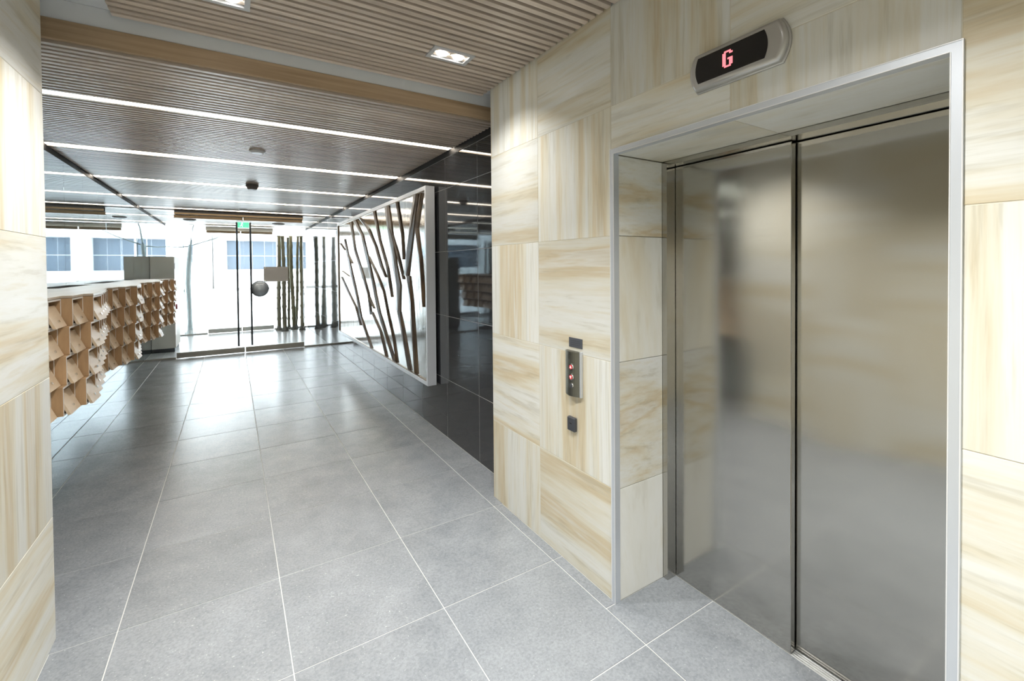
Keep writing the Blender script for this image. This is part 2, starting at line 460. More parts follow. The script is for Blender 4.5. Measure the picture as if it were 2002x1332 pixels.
# ------------------------------------------------------------------ recessed twin downlights
def downlight(x, y, label, power=1.0):
    e = tag(empty('twin_downlight', (x, y, ZU)), label, 'light', 'recessed twin downlights')
    hx, hy, t = .119, .070, .022
    boxes('frame', [(x - hx, x + hx, y - hy, y - hy + t, ZU - .006, ZU + .034), (x - hx, x + hx, y + hy - t, y + hy, ZU - .006, ZU + .034),
                    (x - hx, x - hx + t, y - hy + t, y + hy - t, ZU - .006, ZU + .034), (x + hx - t, x + hx, y - hy + t, y + hy - t, ZU - .006, ZU + .034)], M['lamp_trim'], e, (x, y, ZU))
    box('recess', x - hx + t, x + hx - t, y - hy + t, y + hy - t, ZU + .030, ZU + .034, M['black'], e)
    for sx in (-.048, .048):
        bm = bmesh.new(); n = 28
        ro, ri = .043, .033
        for k in range(n):
            a0, a1 = 2 * math.pi * k / n, 2 * math.pi * (k + 1) / n
            q = lambda rr, a, z: (rr * math.cos(a), rr * math.sin(a), z)
            for A in ((q(ro, a0, -.002), q(ro, a1, -.002), q(ri, a1, -.002), q(ri, a0, -.002)), (q(ri, a0, -.002), q(ri, a1, -.002), q(ri, a1, .02), q(ri, a0, .02)),
                      (q(ro, a0, -.002), q(ro, a0, .02), q(ro, a1, .02), q(ro, a1, -.002))):
                bm.faces.new([bm.verts.new(v) for v in A])
        bmesh.ops.remove_doubles(bm, verts=bm.verts, dist=1e-5)
        g = link('gimbal_ring', me_from(bm, 'gimbal_ring', M['alu_edge']), (x + sx, y, ZU + .006), e)
        cyl('lamp', (x + sx, y, ZU - .005), (x + sx, y, ZU + .016), .026, M['lamp'], e, .0325, 24)
        ld = bpy.data.lights.new('downlight_beam', 'AREA'); ld.shape = 'DISK'; ld.size = .06; ld.energy = DOWNLIGHT_W * power
        ld.color = (1.0, .985, .96); ld.spread = math.radians(118)
        lo = bpy.data.objects.new('downlight_beam', ld); COL.objects.link(lo)
        lo.parent = e; lo.location = (sx, 0, -.009)
downlight(1.04, 2.30, 'twin square downlight set in the slats near the lift wall', .24)
downlight(-.035, 2.30, 'twin downlight in the slats toward the left sandstone wall', .6)
downlight(.50, .55, 'twin downlight overhead in front of the lift doors')
downlight(.50, -1.10, 'twin downlight overhead toward the end wall')

# ------------------------------------------------------------------ lift doorway
d1 = struct(empty('door_1', (1.85, .92, 0)), 'stainless two-panel lift doors in a sandstone recess', 'elevator door')
tm = boxes('surround_frame', [(1.463, 1.4945, 1.480, 1.504, 0, 2.076), (1.463, 1.4945, .340, .364, 0, 2.076), (1.463, 1.4945, .364, 1.480, 2.052, 2.076)], M['alu'], d1)
tm['label'] = 'pale aluminium surround'
e_ = .0022
boxes('edge_highlight', [(1.4615, 1.463, 1.5018, 1.504, 0, 2.076), (1.4615, 1.463, 1.480, 1.4822, 0, 2.052), (1.4615, 1.463, .340, .3422, 0, 2.076), (1.4615, 1.463, .3618, .364, 0, 2.052),
                     (1.4615, 1.463, .3422, 1.5018, 2.0738, 2.076), (1.4615, 1.463, .364, 1.480, 2.052, 2.0542)], M['alu_edge'], tm)  # bright strips painting edge highlights onto the aluminium surround
boxes('jamb', [(1.791, 1.853, 1.456, 1.484, 0, 2.050)], M['door_steel'], d1)
boxes('jamb', [(1.791, 1.91, .360, .400, 0, 2.050)], M['door_steel'], d1)
boxes('header', [(1.791, 1.93, .400, 1.456, 2.031, 2.0505)], M['door_steel'], d1)
box('door_panel', 1.853, 1.884, .914, 1.455, .006, 2.028, M['door_steel'], d1, .002)
box('door_panel', 1.892, 1.922, .395, .935, .006, 2.028, M['door_steel'], d1, .002)
sl = boxes('sill', [(1.8595, 1.93, .36, 1.49, -.02, .0012)], M['track'], d1)
for i, x in enumerate((1.8655, 1.877, 1.8885)):
    boxes('sill_rib', [(x, x + .005, .362, .913, .0012, .0042)], M['track'], sl)

# floor indicator above the lift
yc, zc = .900, 2.246
ind = tag(empty('floor_indicator', (W, yc, zc)), 'silver lift floor indicator with a red G on a black screen', 'display')
def capsule_outline(hw, hh, bulge, n=8):
    pts = []
    for sgn in (1, -1):
        for k in range(n + 1):
            t = -1 + 2 * k / n
            pts.append((sgn * (hw - bulge * t * t), sgn * hh * t))
    return pts
def prism(name, outline, x_front, x_back, loc, m, parent, bev=0.0, seg=2, inset=0.0):
    bm = bmesh.new()
    a = [bm.verts.new((x_back - loc[0], p[0], p[1])) for p in outline]
    b = [bm.verts.new((x_front - loc[0], p[0], p[1])) for p in outline]
    n = len(outline)
    fb = bm.faces.new(b); bm.faces.new(a[::-1])
    for k in range(n):
        bm.faces.new((a[k], a[(k + 1) % n], b[(k + 1) % n], b[k]))
    bmesh.ops.recalc_face_normals(bm, faces=bm.faces)
    if bev:
        bmesh.ops.bevel(bm, geom=[e for e in bm.edges if e in fb.edges], offset=bev, segments=seg, affect='EDGES', profile=.55)
    return link(name, me_from(bm, name, m), loc, parent, True if bev else False)
prism('case', capsule_outline(.172, .066, .024), W - .030, W, (W, yc, zc), M['silver_paint'], ind, .016, 4)
prism('case_back', capsule_outline(.176, .070, .024), W - .008, W, (W, yc, zc), M['silver_paint'], ind, .003, 2)
scr = prism('screen', capsule_outline(.130, .045, .011), W - .0315, W - .028, (W, yc + .012, zc + .002), M['screen'], ind)
G = [".####", "##...", "#....", "#....", "#.###", "#..##", "#...#", "##..#", ".####"]
G = [".####.", "##..##", "##....", "##....", "##.###", "##..##", "##..##", "##..##", ".####."]
bm = bmesh.new(); cw, ch = .0062, .0062
for ry, row in enumerate(G):
    for cx_, chh in enumerate(row):
        if chh == '#':
            yy = (len(row) / 2 - cx_ - .5) * cw; zz = (len(G) / 2 - ry - .5) * ch
            bm_box(bm, -.0008, 0, yy - cw * .47, yy + cw * .47, zz - ch * .47, zz + ch * .47)
link('digit', me_from(bm, 'digit', M['led_red']), (W - .0316, yc + .017, zc + .004), ind)

# call panel
cp = tag(empty('lift_call_station', (W, 1.769, .891)), 'grey steel lift call panel with two red-lit buttons', 'call panel')
def bowed(y0, y1, z0, z1, x_edge, x_mid, n=10):
    bm = bmesh.new(); R = []
    for k in range(n + 1):
        t = -1 + 2 * k / n; yy = (y0 + y1) / 2 + t * (y1 - y0) / 2
        x = x_edge + (x_mid - x_edge) * (1 - t * t)
        R.append((x, yy))
    f0 = [bm.verts.new((x - W, yy - 1.769, z0 - .891)) for x, yy in R]; f1 = [bm.verts.new((x - W, yy - 1.769, z1 - .891)) for x, yy in R]
    b0 = [bm.verts.new((0, R[0][1] - 1.769, z0 - .891)), bm.verts.new((0, R[-1][1] - 1.769, z0 - .891))]
    b1 = [bm.verts.new((0, R[0][1] - 1.769, z1 - .891)), bm.verts.new((0, R[-1][1] - 1.769, z1 - .891))]
    for k in range(n): bm.faces.new((f0[k], f0[k + 1], f1[k + 1], f1[k]))
    bm.faces.new((b0[0], f0[0], f1[0], b1[0])); bm.faces.new((f0[-1], b0[1], b1[1], f1[-1])); bm.faces.new((b0[0], b0[1], b1[1], b1[0]))
    bm.faces.new([b0[0], *f0, b0[1]]); bm.faces.new([b1[0], *f1, b1[1]])
    bmesh.ops.recalc_face_normals(bm, faces=bm.faces)
    return bm
link('body', me_from(bowed(1.714, 1.824, .893, 1.117, W - .016, W - .034), 'body', M['panel_grey']), (W, 1.769, .891), cp)
box('side_cap', W - .0165, W, 1.706, 1.7138, .891, 1.119, M['alu'], cp, .001)
XF = W - .0335
for z, up_ in ((1.041, 1), (.990, -1)):
    b = cyl('button', (XF + .002, 1.757, z), (XF - .003, 1.757, z), .0165, M['chrome'], cp, .0155, 28)
    cyl('lens', (XF - .003, 1.757, z), (XF - .0042, 1.757, z), .0112, M['btn_red'], b, None, 24)
    bm = bmesh.new(); tri = [(0, .007 * up_), (.006, -.005 * up_), (-.006, -.005 * up_)]
    fr = [bm.verts.new((-.0005, p[0], p[1])) for p in tri]; bk = [bm.verts.new((.0005, p[0], p[1])) for p in tri]
    bm.faces.new(fr); bm.faces.new(bk[::-1])
    for k in range(3): bm.faces.new((fr[k], fr[(k + 1) % 3], bk[(k + 1) % 3], bk[k]))
    bmesh.ops.recalc_face_normals(bm, faces=bm.faces)
    link('arrow', me_from(bm, 'arrow', M['btn_white']), (XF - .0046, 1.757, z), b)
ks = cyl('key_switch', (XF + .002, 1.756, .948), (XF - .003, 1.756, .948), .0135, M['chrome'], cp, .0125, 24)
cyl('lock_core', (XF - .003, 1.756, .948), (XF - .0045, 1.756, .948), .008, M['kick'], ks, None, 20)
box('key_slot', XF - .0052, XF - .0045, 1.7545, 1.7575, .943, .953, M['chrome'], ks)
pl_ = tag(empty('notice_plate', (W, 1.759, 1.131)), 'small dark grey plate on the stone above the call panel', 'plate')
box('plate', W - .003, W, 1.708, 1.811, 1.134, 1.183, M['plate_grey'], pl_, .0006)
for q in range(3): box('engraved_line', W - .0034, W - .003, 1.725, 1.795, 1.147 + q * .010, 1.1495 + q * .010, M['reader'], pl_)
kr = tag(empty('card_reader', (W, 1.781, .704)), 'small charcoal card reader on the stone under the call panel', 'reader')
box('body', W - .020, W, 1.7515, 1.8105, .706, .777, M['reader'], kr, .004)
box('front_mark', W - .0206, W - .020, 1.772, 1.789, .744, .748, M['slot'], kr)

# ------------------------------------------------------------------ mailboxes
PITCH_Y, RH = .2186, .159
OFF = {0: -.845, 1: -.797, 2: -.749, 3: -.780, 4: -.811, 5: -.843, 6: -.875}
ord_ = ['first', 'second', 'third', 'fourth', 'fifth', 'sixth', 'seventh', 'eighth', 'ninth', 'tenth', 'eleventh', 'twelfth', 'thirteenth', 'fourteenth',
        'fifteenth', 'sixteenth', 'seventeenth', 'eighteenth', 'nineteenth', 'twentieth', 'twenty-first', 'twenty-second', 'twenty-third', 'twenty-fourth',
        'twenty-fifth', 'twenty-sixth', 'twenty-seventh']
rown = ['top row', 'second row', 'third row', 'bottom row']
BX = L + .012
T = .010
def mailbox_meshes(depth):
    """local frame: origin at back-bottom-near corner; x out from the wall, y along it"""
    Wd, Hh = PITCH_Y - .002, RH - .0015
    bm = bmesh.new()
    bm_box(bm, 0, depth, 0, T, 0, Hh); bm_box(bm, 0, depth, Wd - T, Wd, 0, Hh)
    bm_box(bm, 0, depth, T, Wd - T, 0, T); bm_box(bm, 0, depth, T, Wd - T, Hh - T, Hh); bm_box(bm, 0, .01, T, Wd - T, T, Hh - T)
    body = me_from(bm, 'body', M['oak'])
    bm = bmesh.new(); e = .0012
    bm_box(bm, depth, depth + e, 0, T, 0, Hh); bm_box(bm, depth, depth + e, Wd - T, Wd, 0, Hh)
    bm_box(bm, depth, depth + e, T, Wd - T, 0, T); bm_box(bm, depth, depth + e, T, Wd - T, Hh - T, Hh)
    edge = me_from(bm, 'edge', M['edge_lit'])
    # sloping door: top leans in, foot stands proud
    bm = bmesh.new(); y0, y1 = T + .004, Wd - T - .004
    zt, zb = Hh - T - .026, T * .2
    xt, xb = depth - .022, depth + .028
    P = [(xt, zt), (xb, zb), (xb - .014, zb), (xt - .014, zt)]
    a = [bm.verts.new((p[0], y0, p[1])) for p in P]; b = [bm.verts.new((p[0], y1, p[1])) for p in P]
    bm.faces.new(a); bm.faces.new(b[::-1])
    for k in range(4): bm.faces.new((a[k], b[k], b[(k + 1) % 4], a[(k + 1) % 4]))
    bmesh.ops.recalc_face_normals(bm, faces=bm.faces)
    door = me_from(bm, 'door', M['oak_lit'])
    t = .72; lx = xt + (xb - xt) * t; lz = zt + (zb - zt) * t; ly = Wd * .5
    nrm = Vector((zt - zb, 0, xb - xt)).normalized()
    bm = bmesh.new(); cyl_bm(bm, Vector((lx, ly, lz)) - nrm * .002, Vector((lx, ly, lz)) + nrm * .006, .0075, None, 10)
    bmesh.ops.recalc_face_normals(bm, faces=bm.faces)
    lock = me_from(bm, 'lock', M['chrome'])
    bm = bmesh.new(); bm_box(bm, depth - .13, depth - .125, T, Wd - T, T, Hh - T); back = me_from(bm, 'slot_shadow', M['slot'])  # black sheet inside the box, standing in for shade behind the slot
    return body, edge, door, lock, back
cache = {k: mailbox_meshes(v - BX) for k, v in OFF.items()}
NCOL = 25
for row in range(4):
    for ci in range(NCOL):
        k = (ci - 1) % 7                      # wave phase
        ystart = 3.352 + (ci - 1) * PITCH_Y - row * .068
        n_from_end = NCOL - 1 - ci
        e = empty('mailbox', (BX, ystart, 1.386 - (row + 1) * RH))
        tag(e, 'oak mailbox, %s, %s from the entrance end' % (rown[row], ord_[n_from_end]), 'mailbox', 'oak mailboxes on the glass wall')
        body, edge, door, lock, back = cache[k]
        l0 = WLOC[e.name]
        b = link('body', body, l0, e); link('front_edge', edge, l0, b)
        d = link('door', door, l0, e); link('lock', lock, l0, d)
        link('slot_shade', back, l0, e)
# continuous top following the stepped fronts
top = tag(empty('oak_shelf', (BX, 3.0, 1.386)), 'long pale oak top over the stepped mailboxes', 'worktop')
pts = []
for ci in range(NCOL):
    k = (ci - 1) % 7; y0 = 3.352 + (ci - 1) * PITCH_Y
    pts += [(OFF[k] + .0015, y0 + (0 if ci else 0)), (OFF[k] + .0015, y0 + PITCH_Y)]
ya, yb = pts[0][1], pts[-1][1]
poly = [(L + .002, ya)] + pts + [(L + .002, yb)]
bm = bmesh.new()
va = [bm.verts.new((x - BX, y - 3.0, .001)) for x, y in poly]; vb = [bm.verts.new((x - BX, y - 3.0, .014)) for x, y in poly]
bm.faces.new(va[::-1]); bm.faces.new(vb)
for k in range(len(poly)):
    n = (k + 1) % len(poly); bm.faces.new((va[k], va[n], vb[n], vb[k]))
bmesh.ops.recalc_face_normals(bm, faces=bm.faces)
link('top_board', me_from(bm, 'top_board', M['oak_top']), (BX, 3.0, 1.386), top)
for a, b in ((3.55, 4.55), (5.05, 6.047), (6.568, 7.612), (8.101, 8.55)):
    box('cable_slot', L + .003, L + .085, a, b, 1.4002, 1.4012, M['slot'], top)

# ------------------------------------------------------------------ artwork
AX0, AX1 = 1.525, 1.615
ay0, ay1, az0, az1 = 3.96, 8.11, .437, 2.305
art = tag(empty('wall_artwork', (AX1, (ay0 + ay1) / 2, az0)), 'large silver-framed mirror artwork of dark slanting branches', 'artwork')
t = .038
for nm, b in (('frame_side', (AX0, AX1, ay0, ay0 + .030, az0, az1)), ('frame_side', (AX0, AX1, ay1 - t, ay1, az0, az1)),
              ('frame_rail', (AX0, AX1, ay0 + .030, ay1 - t, az0, az0 + t)), ('frame_rail', (AX0, AX1, ay0 + .030, ay1 - t, az1 - t, az1))):
    box(nm, *b, M['frame_alu'], art, .0015)
q = .008
boxes('inner_bead', [(AX0 + .003, AX0 + .015, ay0 + .0305, ay0 + .0305 + q, az0 + t + .001, az1 - t - .001), (AX0 + .003, AX0 + .015, ay1 - t - q, ay1 - t - .0005, az0 + t + .001, az1 - t - .001),
                     (AX0 + .003, AX0 + .015, ay0 + .03 + q, ay1 - t - q, az0 + t + .0005, az0 + t + q), (AX0 + .003, AX0 + .015, ay0 + .03 + q, ay1 - t - q, az1 - t - q, az1 - t - .0005)], M['bronze'], art)
MX = AX0 + .016
box('mirror_panel', MX, MX + .006, ay0 + .031, ay1 - t - .001, az0 + t + .001, az1 - t - .001, M['art_mirror'], art)
boxes('wall_bracket', [(AX1, D, 4.3, 4.5, .8, 2.0), (AX1, D, 7.6, 7.8, .8, 2.0)], M['black'], art)
BR = [[(4.24, 2.26, 0.152), (4.48, 1.69, 0.167), (4.56, 1.46, 0.171)], [(4.5, 1.46, 0.124), (4.42, 1.21, 0.121), (4.3, 0.49, 0.1)], [(4.09, 2.25, 0.082), (4.24, 1.93, 0.087), (4.14, 1.62, 0.083), (4.06, 1.17, 0.05)],
      [(4.84, 2.26, 0.075), (4.68, 1.9, 0.071), (4.63, 1.63, 0.05)], [(5.22, 2.26, 0.197), (5.09, 1.92, 0.189), (4.95, 1.57, 0.181), (4.82, 1.35, 0.172), (4.85, 1.07, 0.174)], [(4.83, 1.07, 0.14), (4.72, 0.91, 0.135), (4.49, 0.49, 0.125)],
      [(5.11, 1.99, 0.077), (4.85, 1.71, 0.071), (4.65, 1.42, 0.05)], [(5.77, 2.26, 0.094), (5.54, 1.88, 0.089), (5.23, 1.55, 0.08), (5.07, 1.21, 0.05)], [(6.54, 2.25, 0.136), (6.07, 2.06, 0.119), (5.72, 1.81, 0.108), (5.49, 1.57, 0.101), (5.3, 1.43, 0.06)],
      [(6.86, 2.25, 0.187), (6.42, 1.99, 0.167), (6.15, 1.68, 0.154), (5.89, 1.36, 0.144), (5.62, 1.0, 0.132), (5.3, 0.72, 0.12), (5.01, 0.49, 0.109)], [(6.09, 1.7, 0.064), (5.66, 1.46, 0.057), (5.4, 1.26, 0.052), (5.2, 0.98, 0.049), (5.03, 0.74, 0.046), (4.9, 0.49, 0.044)],
      [(7.1, 2.24, 0.136), (6.86, 1.81, 0.128), (6.41, 1.45, 0.114), (6.12, 1.19, 0.104), (6.0, 0.93, 0.08)], [(6.12, 1.17, 0.105), (5.83, 1.02, 0.06)], [(5.95, 0.97, 0.1), (5.56, 0.76, 0.089), (5.31, 0.49, 0.082)],
      [(7.56, 2.01, 0.10), (7.18, 1.54, 0.149), (6.77, 1.13, 0.134), (6.58, 0.86, 0.128), (6.24, 0.64, 0.117), (5.99, 0.49, 0.109)], [(7.91, 1.96, 0.114), (7.55, 1.83, 0.06)], [(7.33, 1.75, 0.078), (7.02, 1.61, 0.04)],
      [(7.79, 1.5, 0.07), (7.24, 1.41, 0.097)], [(7.85, 1.4, 0.10), (7.37, 1.18, 0.123), (6.86, 0.97, 0.109), (6.57, 0.73, 0.08)]]
for i, pts in enumerate(BR):
    loc = Vector((MX, pts[0][0], pts[0][1])); bm = bmesh.new(); rings = []
    hgt = .019
    for j, (yy, zz, wd_) in enumerate(pts):
        wd_ = max(.036, wd_ * .86)
        ridge = yy + wd_ * (.18 if (i + j) % 2 else -.18)
        rings.append([bm.verts.new(Vector(p) - loc) for p in ((MX, yy - wd_ / 2, zz), (MX - hgt * .55, yy - wd_ / 2, zz), (MX - hgt, ridge, zz), (MX - hgt * .55, yy + wd_ / 2, zz), (MX, yy + wd_ / 2, zz))])
    for a, b in zip(rings[:-1], rings[1:]):
        for k in range(5):
            bm.faces.new((a[k], a[(k + 1) % 5], b[(k + 1) % 5], b[k]))
    bm.faces.new(rings[0]); bm.faces.new(rings[-1][::-1])
    bmesh.ops.recalc_face_normals(bm, faces=bm.faces)
    link('branch', me_from(bm, 'branch', M['branch']), loc, art)

# ------------------------------------------------------------------ ceiling fittings
def disc(name, x, y, z, r_, h_, m, label, cat, mdome=None):
    e = tag(empty(name, (x, y, z)), label, cat)
    cyl('base', (x, y, z), (x, y, z - h_ * .5), r_, m, e, r_, 24)
    cyl('cover', (x, y, z - h_ * .5), (x, y, z - h_), r_ * .93, mdome or m, e, r_ * .70, 24)
disc('ceiling_speaker', .197, 4.49, ZL, .062, .022, M['white_metal'], 'flat white round ceiling fitting between two strip lights', 'ceiling fitting')
disc('smoke_detector', .217, 6.32, ZL, .068, .062, M['sensor'], 'grey round smoke detector hanging below the slats', 'smoke detector')
disc('ceiling_speaker', .183, 9.05, ZL, .070, .022, M['white_metal'], 'flat white round fitting just inside the entrance doors', 'ceiling fitting')
disc('vestibule_sensor', -.735, 11.35, ZL, .11, .03, M['sensor'], 'dark round ceiling fitting above the left side of the vestibule', 'ceiling fitting')
disc('vestibule_sensor', .906, 11.6, ZL, .13, .03, M['sensor'], 'dark round ceiling fitting above the bamboo side of the vestibule', 'ceiling fitting')

# ------------------------------------------------------------------ entrance glazing
def glass_leaf(name, x0, x1, y, z0, z1, label, handle_x=None, rail_m='rail_steel', bot=.095, cat='door'):
    e = struct(empty(name, ((x0 + x1) / 2, y, 0)), label, cat)
    box('pane', x0 + .003, x1 - .003, y - .006, y + .006, z0 + bot, z1 - .055, M['glass'], e)
    box('bottom_rail', x0 + .003, x1 - .003, y - .020, y + .020, z0, z0 + bot, M[rail_m], e, .0015)
    box('top_rail', x0 + .003, x1 - .003, y - .020, y + .020, z1 - .055, z1, M['bronze'], e, .0015)
    if handle_x is not None:
        h = cyl('pull_handle', (handle_x, y - .070, .138), (handle_x, y - .070, 2.392), .0155, M['handle'], e, None, 16)
        for z in (.32, 1.25, 2.30):
            cyl('standoff', (handle_x, y - .070, z), (handle_x, y - .006, z), .008, M['handle'], h, None, 10)
    return e
glass_leaf('door_2', -.848, .168, Y1, .010, 2.485, 'left glass entrance door with a full-height pull handle', .072)
glass_leaf('door_3', .178, 1.168, Y1, .010, 2.485, 'right glass entrance door carrying the grey sign', .284)
hd = struct(empty('trim_5', (.16, Y1, 2.49)), 'bronze header above the glass entrance doors', 'header')
boxes('header_channel', [(-.835, 1.172, Y1 - .045, Y1 - .030, 2.492, 2.562), (-.835, 1.172, Y1 + .030, Y1 + .045, 2.492, 2.562), (-.835, 1.172, Y1 - .030, Y1 + .030, 2.552, 2.562)], M['black'], hd)
box('header_cover', -.835, 1.172, Y1 - .052, Y1 - .0455, 2.492, 2.520, M['bronze'], hd)
for nm, x0, x1, lab in (('window_1', L + .003, -.852, 'fixed glass sidelight beside the mailboxes'), ('window_2', 1.172, D - .003, 'fixed glass sidelight beside the charcoal wall')):
    e = struct(empty(nm, ((x0 + x1) / 2, Y1, 0)), lab, 'window')
    box('pane', x0, x1, Y1 - .006, Y1 + .006, .028, 2.56, M['glass'], e)
    box('bottom_channel', x0, x1, Y1 - .016, Y1 + .016, .001, .030, M['rail_steel'], e)
# outer line
glass_leaf('door_4', -.52, .17, Y2, .010, 2.46, 'left outer glass door by the street', None, 'rail_steel', .10)
glass_leaf('door_5', .18, .87, Y2, .010, 2.46, 'right outer glass door by the street', None, 'rail_steel', .10)
box('trim_6', -.53, .88, Y2 - .03, Y2 + .03, 2.462, 2.56, M['rail_steel'])
struct(bpy.data.objects['trim_6'], 'steel header above the outer doors', 'header')
for nm, x0, x1, lab in (('window_3', L + .003, -.525, 'outer sidelight left of the street doors'), ('window_4', .875, D - .003, 'outer sidelight behind the bamboo')):
    e = struct(empty(nm, ((x0 + x1) / 2, Y2, 0)), lab, 'window')
    box('pane', x0, x1, Y2 - .006, Y2 + .006, .028, 2.56, M['glass'], e)
    box('bottom_channel', x0, x1, Y2 - .016, Y2 + .016, .001, .030, M['rail_steel'], e)
    for xx in ((-.96, -.80) if x0 < 0 else ()):
        box('glass_fin', xx, xx + .010, Y2 - .16, Y2 - .008, .03, 2.56, M['glass'], e)

# sign and dome on the right-hand door
sg = tag(empty('door_sign', (.697, Y1 - .012, 1.298)), 'rectangular grey sign fixed to the right entrance door', 'sign')
box('sign_plate', .492, .902, Y1 - .016, Y1 - .008, 1.298, 1.577, M['sign_grey'], sg, .001)
for x in (.512, .882):
    for z in (1.318, 1.557): cyl('fixing', (x, Y1 - .016, z), (x, Y1 - .021, z), .010, M['chrome'], sg, None, 12)
dm = tag(empty('mirror_dome', (.425, Y1 - .008, 1.170)), 'round domed chrome disc on the right entrance door below the sign', 'mirror')
bm = bmesh.new(); n, rg = 36, 8; Rr, dp = .142, .070
prev = None
for q_ in range(rg + 1):
    a = q_ / rg * math.pi / 2; rr = Rr * math.cos(a); yy = -dp * math.sin(a)
    ring = [bm.verts.new((rr * math.cos(2 * math.pi * k / n), yy, rr * math.sin(2 * math.pi * k / n))) for k in range(n)] if q_ < rg else [bm.verts.new((0, yy, 0))]
    if prev:
        for k in range(n):
            f = bm.faces.new((prev[k], prev[(k + 1) % n], ring[(k + 1) % n], ring[k]) if len(ring) > 1 else (prev[k], prev[(k + 1) % n], ring[0])); f.smooth = True
    prev = ring
bmesh.ops.recalc_face_normals(bm, faces=bm.faces)
link('dome', me_from(bm, 'dome', mat('tinted convex mirror', (.60, .68, .76), .12, .4)), (.425, Y1 - .012, 1.170), dm)
cyl('rim', (.425, Y1 - .006, 1.170), (.425, Y1 - .016, 1.170), .150, M['handle'], dm, None, 40)

# exit sign
ex = tag(empty('exit_sign', (.18, 10.3, 2.34)), 'green running-man exit sign hanging beyond the entrance doors', 'sign')
box('sign_box', .064, .296, 10.285, 10.315, 2.338, 2.472, M['exit_white'], ex, .002)
box('green_field', .092, .286, 10.2825, 10.2845, 2.350, 2.460, M['exit_green'], ex)
bm = bmesh.new()
cyl_bm(bm, (.170, 10.2805, 2.446), (.170, 10.2824, 2.446), .009, None, 10)
for a, b, w_ in (((.168, 2.434), (.160, 2.402), .010), ((.160, 2.402), (.178, 2.384), .007), ((.178, 2.384), (.172, 2.362), .006), ((.160, 2.402), (.146, 2.384), .007), ((.146, 2.384), (.128, 2.384), .006),
                 ((.168, 2.430), (.186, 2.418), .005), ((.166, 2.430), (.146, 2.420), .005)):
    dx, dz = b[0] - a[0], b[1] - a[1]; ln = math.hypot(dx, dz); nx, nz = -dz / ln * w_ / 2, dx / ln * w_ / 2
    fr = [bm.verts.new((p[0] + s_ * nx, 10.2806, p[1] + s_ * nz)) for p, s_ in ((a, 1), (b, 1), (b, -1), (a, -1))]
    bk = [bm.verts.new((v.co.x, 10.2824, v.co.z)) for v in fr]
    bm.faces.new(fr); bm.faces.new(bk[::-1])
    for k in range(4): bm.faces.new((fr[k], fr[(k + 1) % 4], bk[(k + 1) % 4], bk[k]))
for v in bm.verts: v.co -= Vector((.18, 10.3, 2.34))
bmesh.ops.recalc_face_normals(bm, faces=bm.faces)
link('running_figure', me_from(bm, 'running_figure', M['exit_white']), (.18, 10.3, 2.34), ex)
cyl('hanger', (.18, 10.3, 2.472), (.18, 10.3, ZL + .03), .006, M['white_metal'], ex, None, 10)
box('hanger_bar', .07, .29, 10.288, 10.312, 2.4725, 2.482, M['sensor'], ex)

# cabinet in the vestibule with a red call point
cb = tag(empty('cabinet', (-1.1, 10.8, 0)), 'tall beige cabinet in the vestibule behind the mailboxes', 'cabinet')
box('body', L + .004, -.925, 10.44, 11.30, .075, 1.782, M['cabinet'], cb, .002)
box('kickboard', L + .004, -.945, 10.47, 11.28, .001, .0745, M['kick'], cb)
box('hinge', -.9245, -.921, 10.46, 10.48, 1.55, 1.66, M['kick'], cb)
cpo = tag(empty('call_point', (-.925, 10.50, .80)), 'small red call point on the side of the beige cabinet', 'call point')
box('back_box', -.9245, -.895, 10.46, 10.55, .80, .89, M['red'], cpo, .004)
box('front_window', -.8948, -.892, 10.475, 10.535, .82, .87, M['white_metal'], cpo)

# ------------------------------------------------------------------ bamboo and tree
def bamboo(top, bot, rad, label, n=9, bend=0.0, y_top=None):
    xb, yb = bot; xt, yt, zt = top
    e = tag(empty('bamboo_pole', (xb, yb, 0)), label, 'bamboo', 'cut bamboo poles in the vestibule')
    P, Rr = [], []
    seg = n * 6
    for k in range(seg + 1):
        t_ = k / seg; z = .03 + (zt - .03) * t_
        bx_ = bend * math.sin(math.pi * t_) ** 2
        P.append((xb + (xt - xb) * t_ + bx_ + .006 * math.sin(7 * t_ + xb * 9), yb + (yt - yb) * t_, z))
        ph = (t_ * n) % 1.0
        node = max(0, 1 - abs(ph - round(ph)) * 12)
        Rr.append(rad * (1.12 - .22 * t_) * (1 + .28 * node))
    tube('culm', P, Rr, M['bamboo'], e, 12, (xb, yb, 0))
    bm = bmesh.new(); nn = 14; prev = None
    for q_, (rr, z) in enumerate(((1.9, 0.001), (1.8, .022), (1.5, .05), (1.2, .085), (1.05, .12))):
        ring = []
        for k in range(nn):
            a = 2 * math.pi * k / nn; jit = 1 + random.uniform(-.16, .16) * (1 if q_ < 3 else .3)
            ring.append(bm.verts.new((rad * rr * jit * math.cos(a), rad * rr * jit * math.sin(a), z)))
        if prev:
            for k in range(nn): bm.faces.new((prev[k], prev[(k + 1) % nn], ring[(k + 1) % nn], ring[k]))
        prev = ring
    bm.faces.new(prev)
    bmesh.ops.recalc_face_normals(bm, faces=bm.faces)
    link('root_mound', me_from(bm, 'root_mound', M['rootball']), (xb, yb, 0), e)
bamboo((.990, 12.58, 2.36), (.962, 12.58), .041, 'bamboo pole nearest the outer doors, dark cut top')
bamboo((1.050, 12.34, 2.34), (1.073, 12.34), .042, 'bamboo pole second from the outer doors, leaning left', 8)
bamboo((1.208, 12.72, 2.33), (1.199, 12.72), .029, 'slim bamboo pole behind the second and fourth poles', 10)
bamboo((1.248, 12.52, 2.36), (1.300, 12.52), .041, 'bamboo pole leaning left with a bend near the floor', 9, -.02)
bamboo((1.435, 12.74, 2.37), (1.362, 12.74), .031, 'slim bamboo pole leaning toward the charcoal wall', 10, .01)
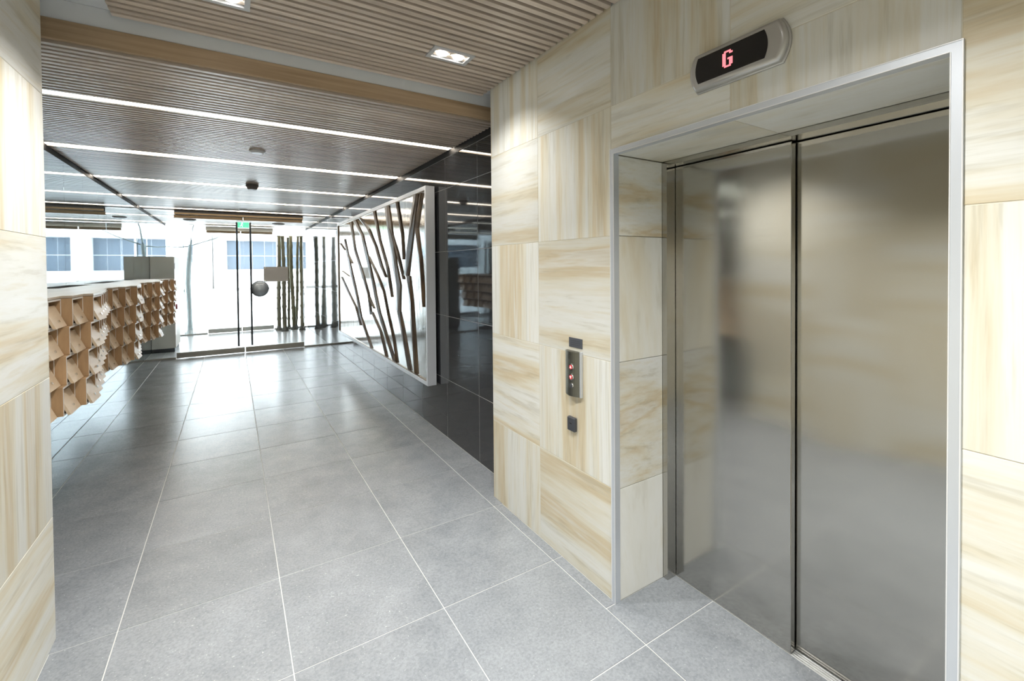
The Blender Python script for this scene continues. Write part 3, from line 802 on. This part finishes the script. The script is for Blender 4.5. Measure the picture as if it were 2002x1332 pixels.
bamboo((1.455, 12.30, 2.35), (1.455, 12.30), .043, 'bamboo pole nearest the charcoal wall', 8, .012)
tr = tag(empty('young_tree', (-.885, 13.15, 0)), 'pale slender street tree trunk outside the left sidelight', 'tree')
P = [(-.885, 13.15, .04), (-.885, 13.15, .3), (-.897, 13.15, .8), (-.908, 13.15, 1.2), (-.89, 13.15, 1.6), (-.862, 13.15, 1.9), (-.842, 13.15, 2.13)]
tube('trunk', P, [.058, .047, .050, .052, .052, .050, .046], M['bark'], tr, 14, (-.885, 13.15, 0))
tube('branch', [(-.842, 13.15, 2.10), (-.62, 13.2, 2.19), (-.35, 13.3, 2.30), (-.1, 13.5, 2.44), (.2, 13.8, 2.7)], [.016, .013, .011, .008, .004], M['bark'], tr, 8, (-.885, 13.15, 0))
tube('branch', [(-.85, 13.15, 2.09), (-1.1, 13.2, 2.06), (-1.5, 13.3, 2.10), (-2.0, 13.5, 2.3)], [.016, .012, .009, .005], M['bark'], tr, 8, (-.885, 13.15, 0))
tube('branch', [(-.842, 13.15, 2.12), (-.80, 13.1, 2.5), (-.65, 13.1, 3.0)], [.02, .014, .008], M['bark'], tr, 8, (-.885, 13.15, 0))
bm = bmesh.new(); prev = None
for rr, z in ((.13, -.019), (.11, .02), (.075, .06), (.056, .10)):
    ring = [bm.verts.new((rr * (1 + .1 * math.sin(5 * k)) * math.cos(2 * math.pi * k / 14), rr * math.sin(2 * math.pi * k / 14), z)) for k in range(14)]
    if prev:
        for k in range(14): bm.faces.new((prev[k], prev[(k + 1) % 14], ring[(k + 1) % 14], ring[k]))
    prev = ring
bm.faces.new(prev); bmesh.ops.recalc_face_normals(bm, faces=bm.faces)
link('root_mound', me_from(bm, 'root_mound', M['rootball']), (-.885, 13.15, 0), tr)

# ------------------------------------------------------------------ street outside
struct(box('ground', -60, 60, Y2 + .06, 60, -.3, -.02, M['pave']), 'white paved forecourt outside the doors', 'ground')
FY = 38.0
fb = tag(empty('street_building', (2, FY, 0)), 'white building with columns and wide windows across the street', 'building')
zs, zi, zw, zt_ = -.02, 1.20, 1.46, 3.60
part = lambda nm, x0, x1, y0, y1, z0, z1, m_: box(nm, x0, x1, y0, y1, z0, z1, M[m_], fb)
part('wall', -45, -.36, FY + .0, FY + 1, zs, 9, 'render_white')
part('wall', -.36, 30, FY + .6, FY + 1, zs, 9, 'render_white')
part('spandrel', -.36, 30, FY + .1, FY + .599, zs, zi, 'render_white')
part('plinth', -45, 30, FY - .5, FY - .36, zs, .16, 'render_tan')
part('sill', -.40, 30, FY - .05, FY + .599, zi + .001, zw, 'render_white')
part('upper_wall', -.36, 30, FY + .05, FY + .599, zt_, 9, 'render_white')
part('column', -1.45, -1.20, FY - .35, FY - .01, zs, 4.0, 'render_tan')
part('column', -1.14, -.88, FY - .30, FY - .01, zs, 4.0, 'render_tan')
for x in (5.0, 9.6, 14.2):
    part('column', x, x + .85, FY - .30, FY + .05, zs, 9, 'render_white')
x = -.34
edges = [(-.34, 2.84), (2.94, 4.98), (5.87, 9.58), (10.47, 14.18)]
for a, b in edges:
    wdw = part('window', a, b, FY + .50, FY + .58, zw + .002, zt_ - .002, 'mullion')
    n = max(2, round((b - a) / .80)); pw = (b - a) / n
    for k in range(n):
        for z0, z1 in ((zw + .03, 2.46), (2.50, zt_ - .03)):
            box('pane', a + k * pw + .012, a + (k + 1) * pw - .012, FY + .47, FY + .4995, z0, z1, M['pane'], wdw)
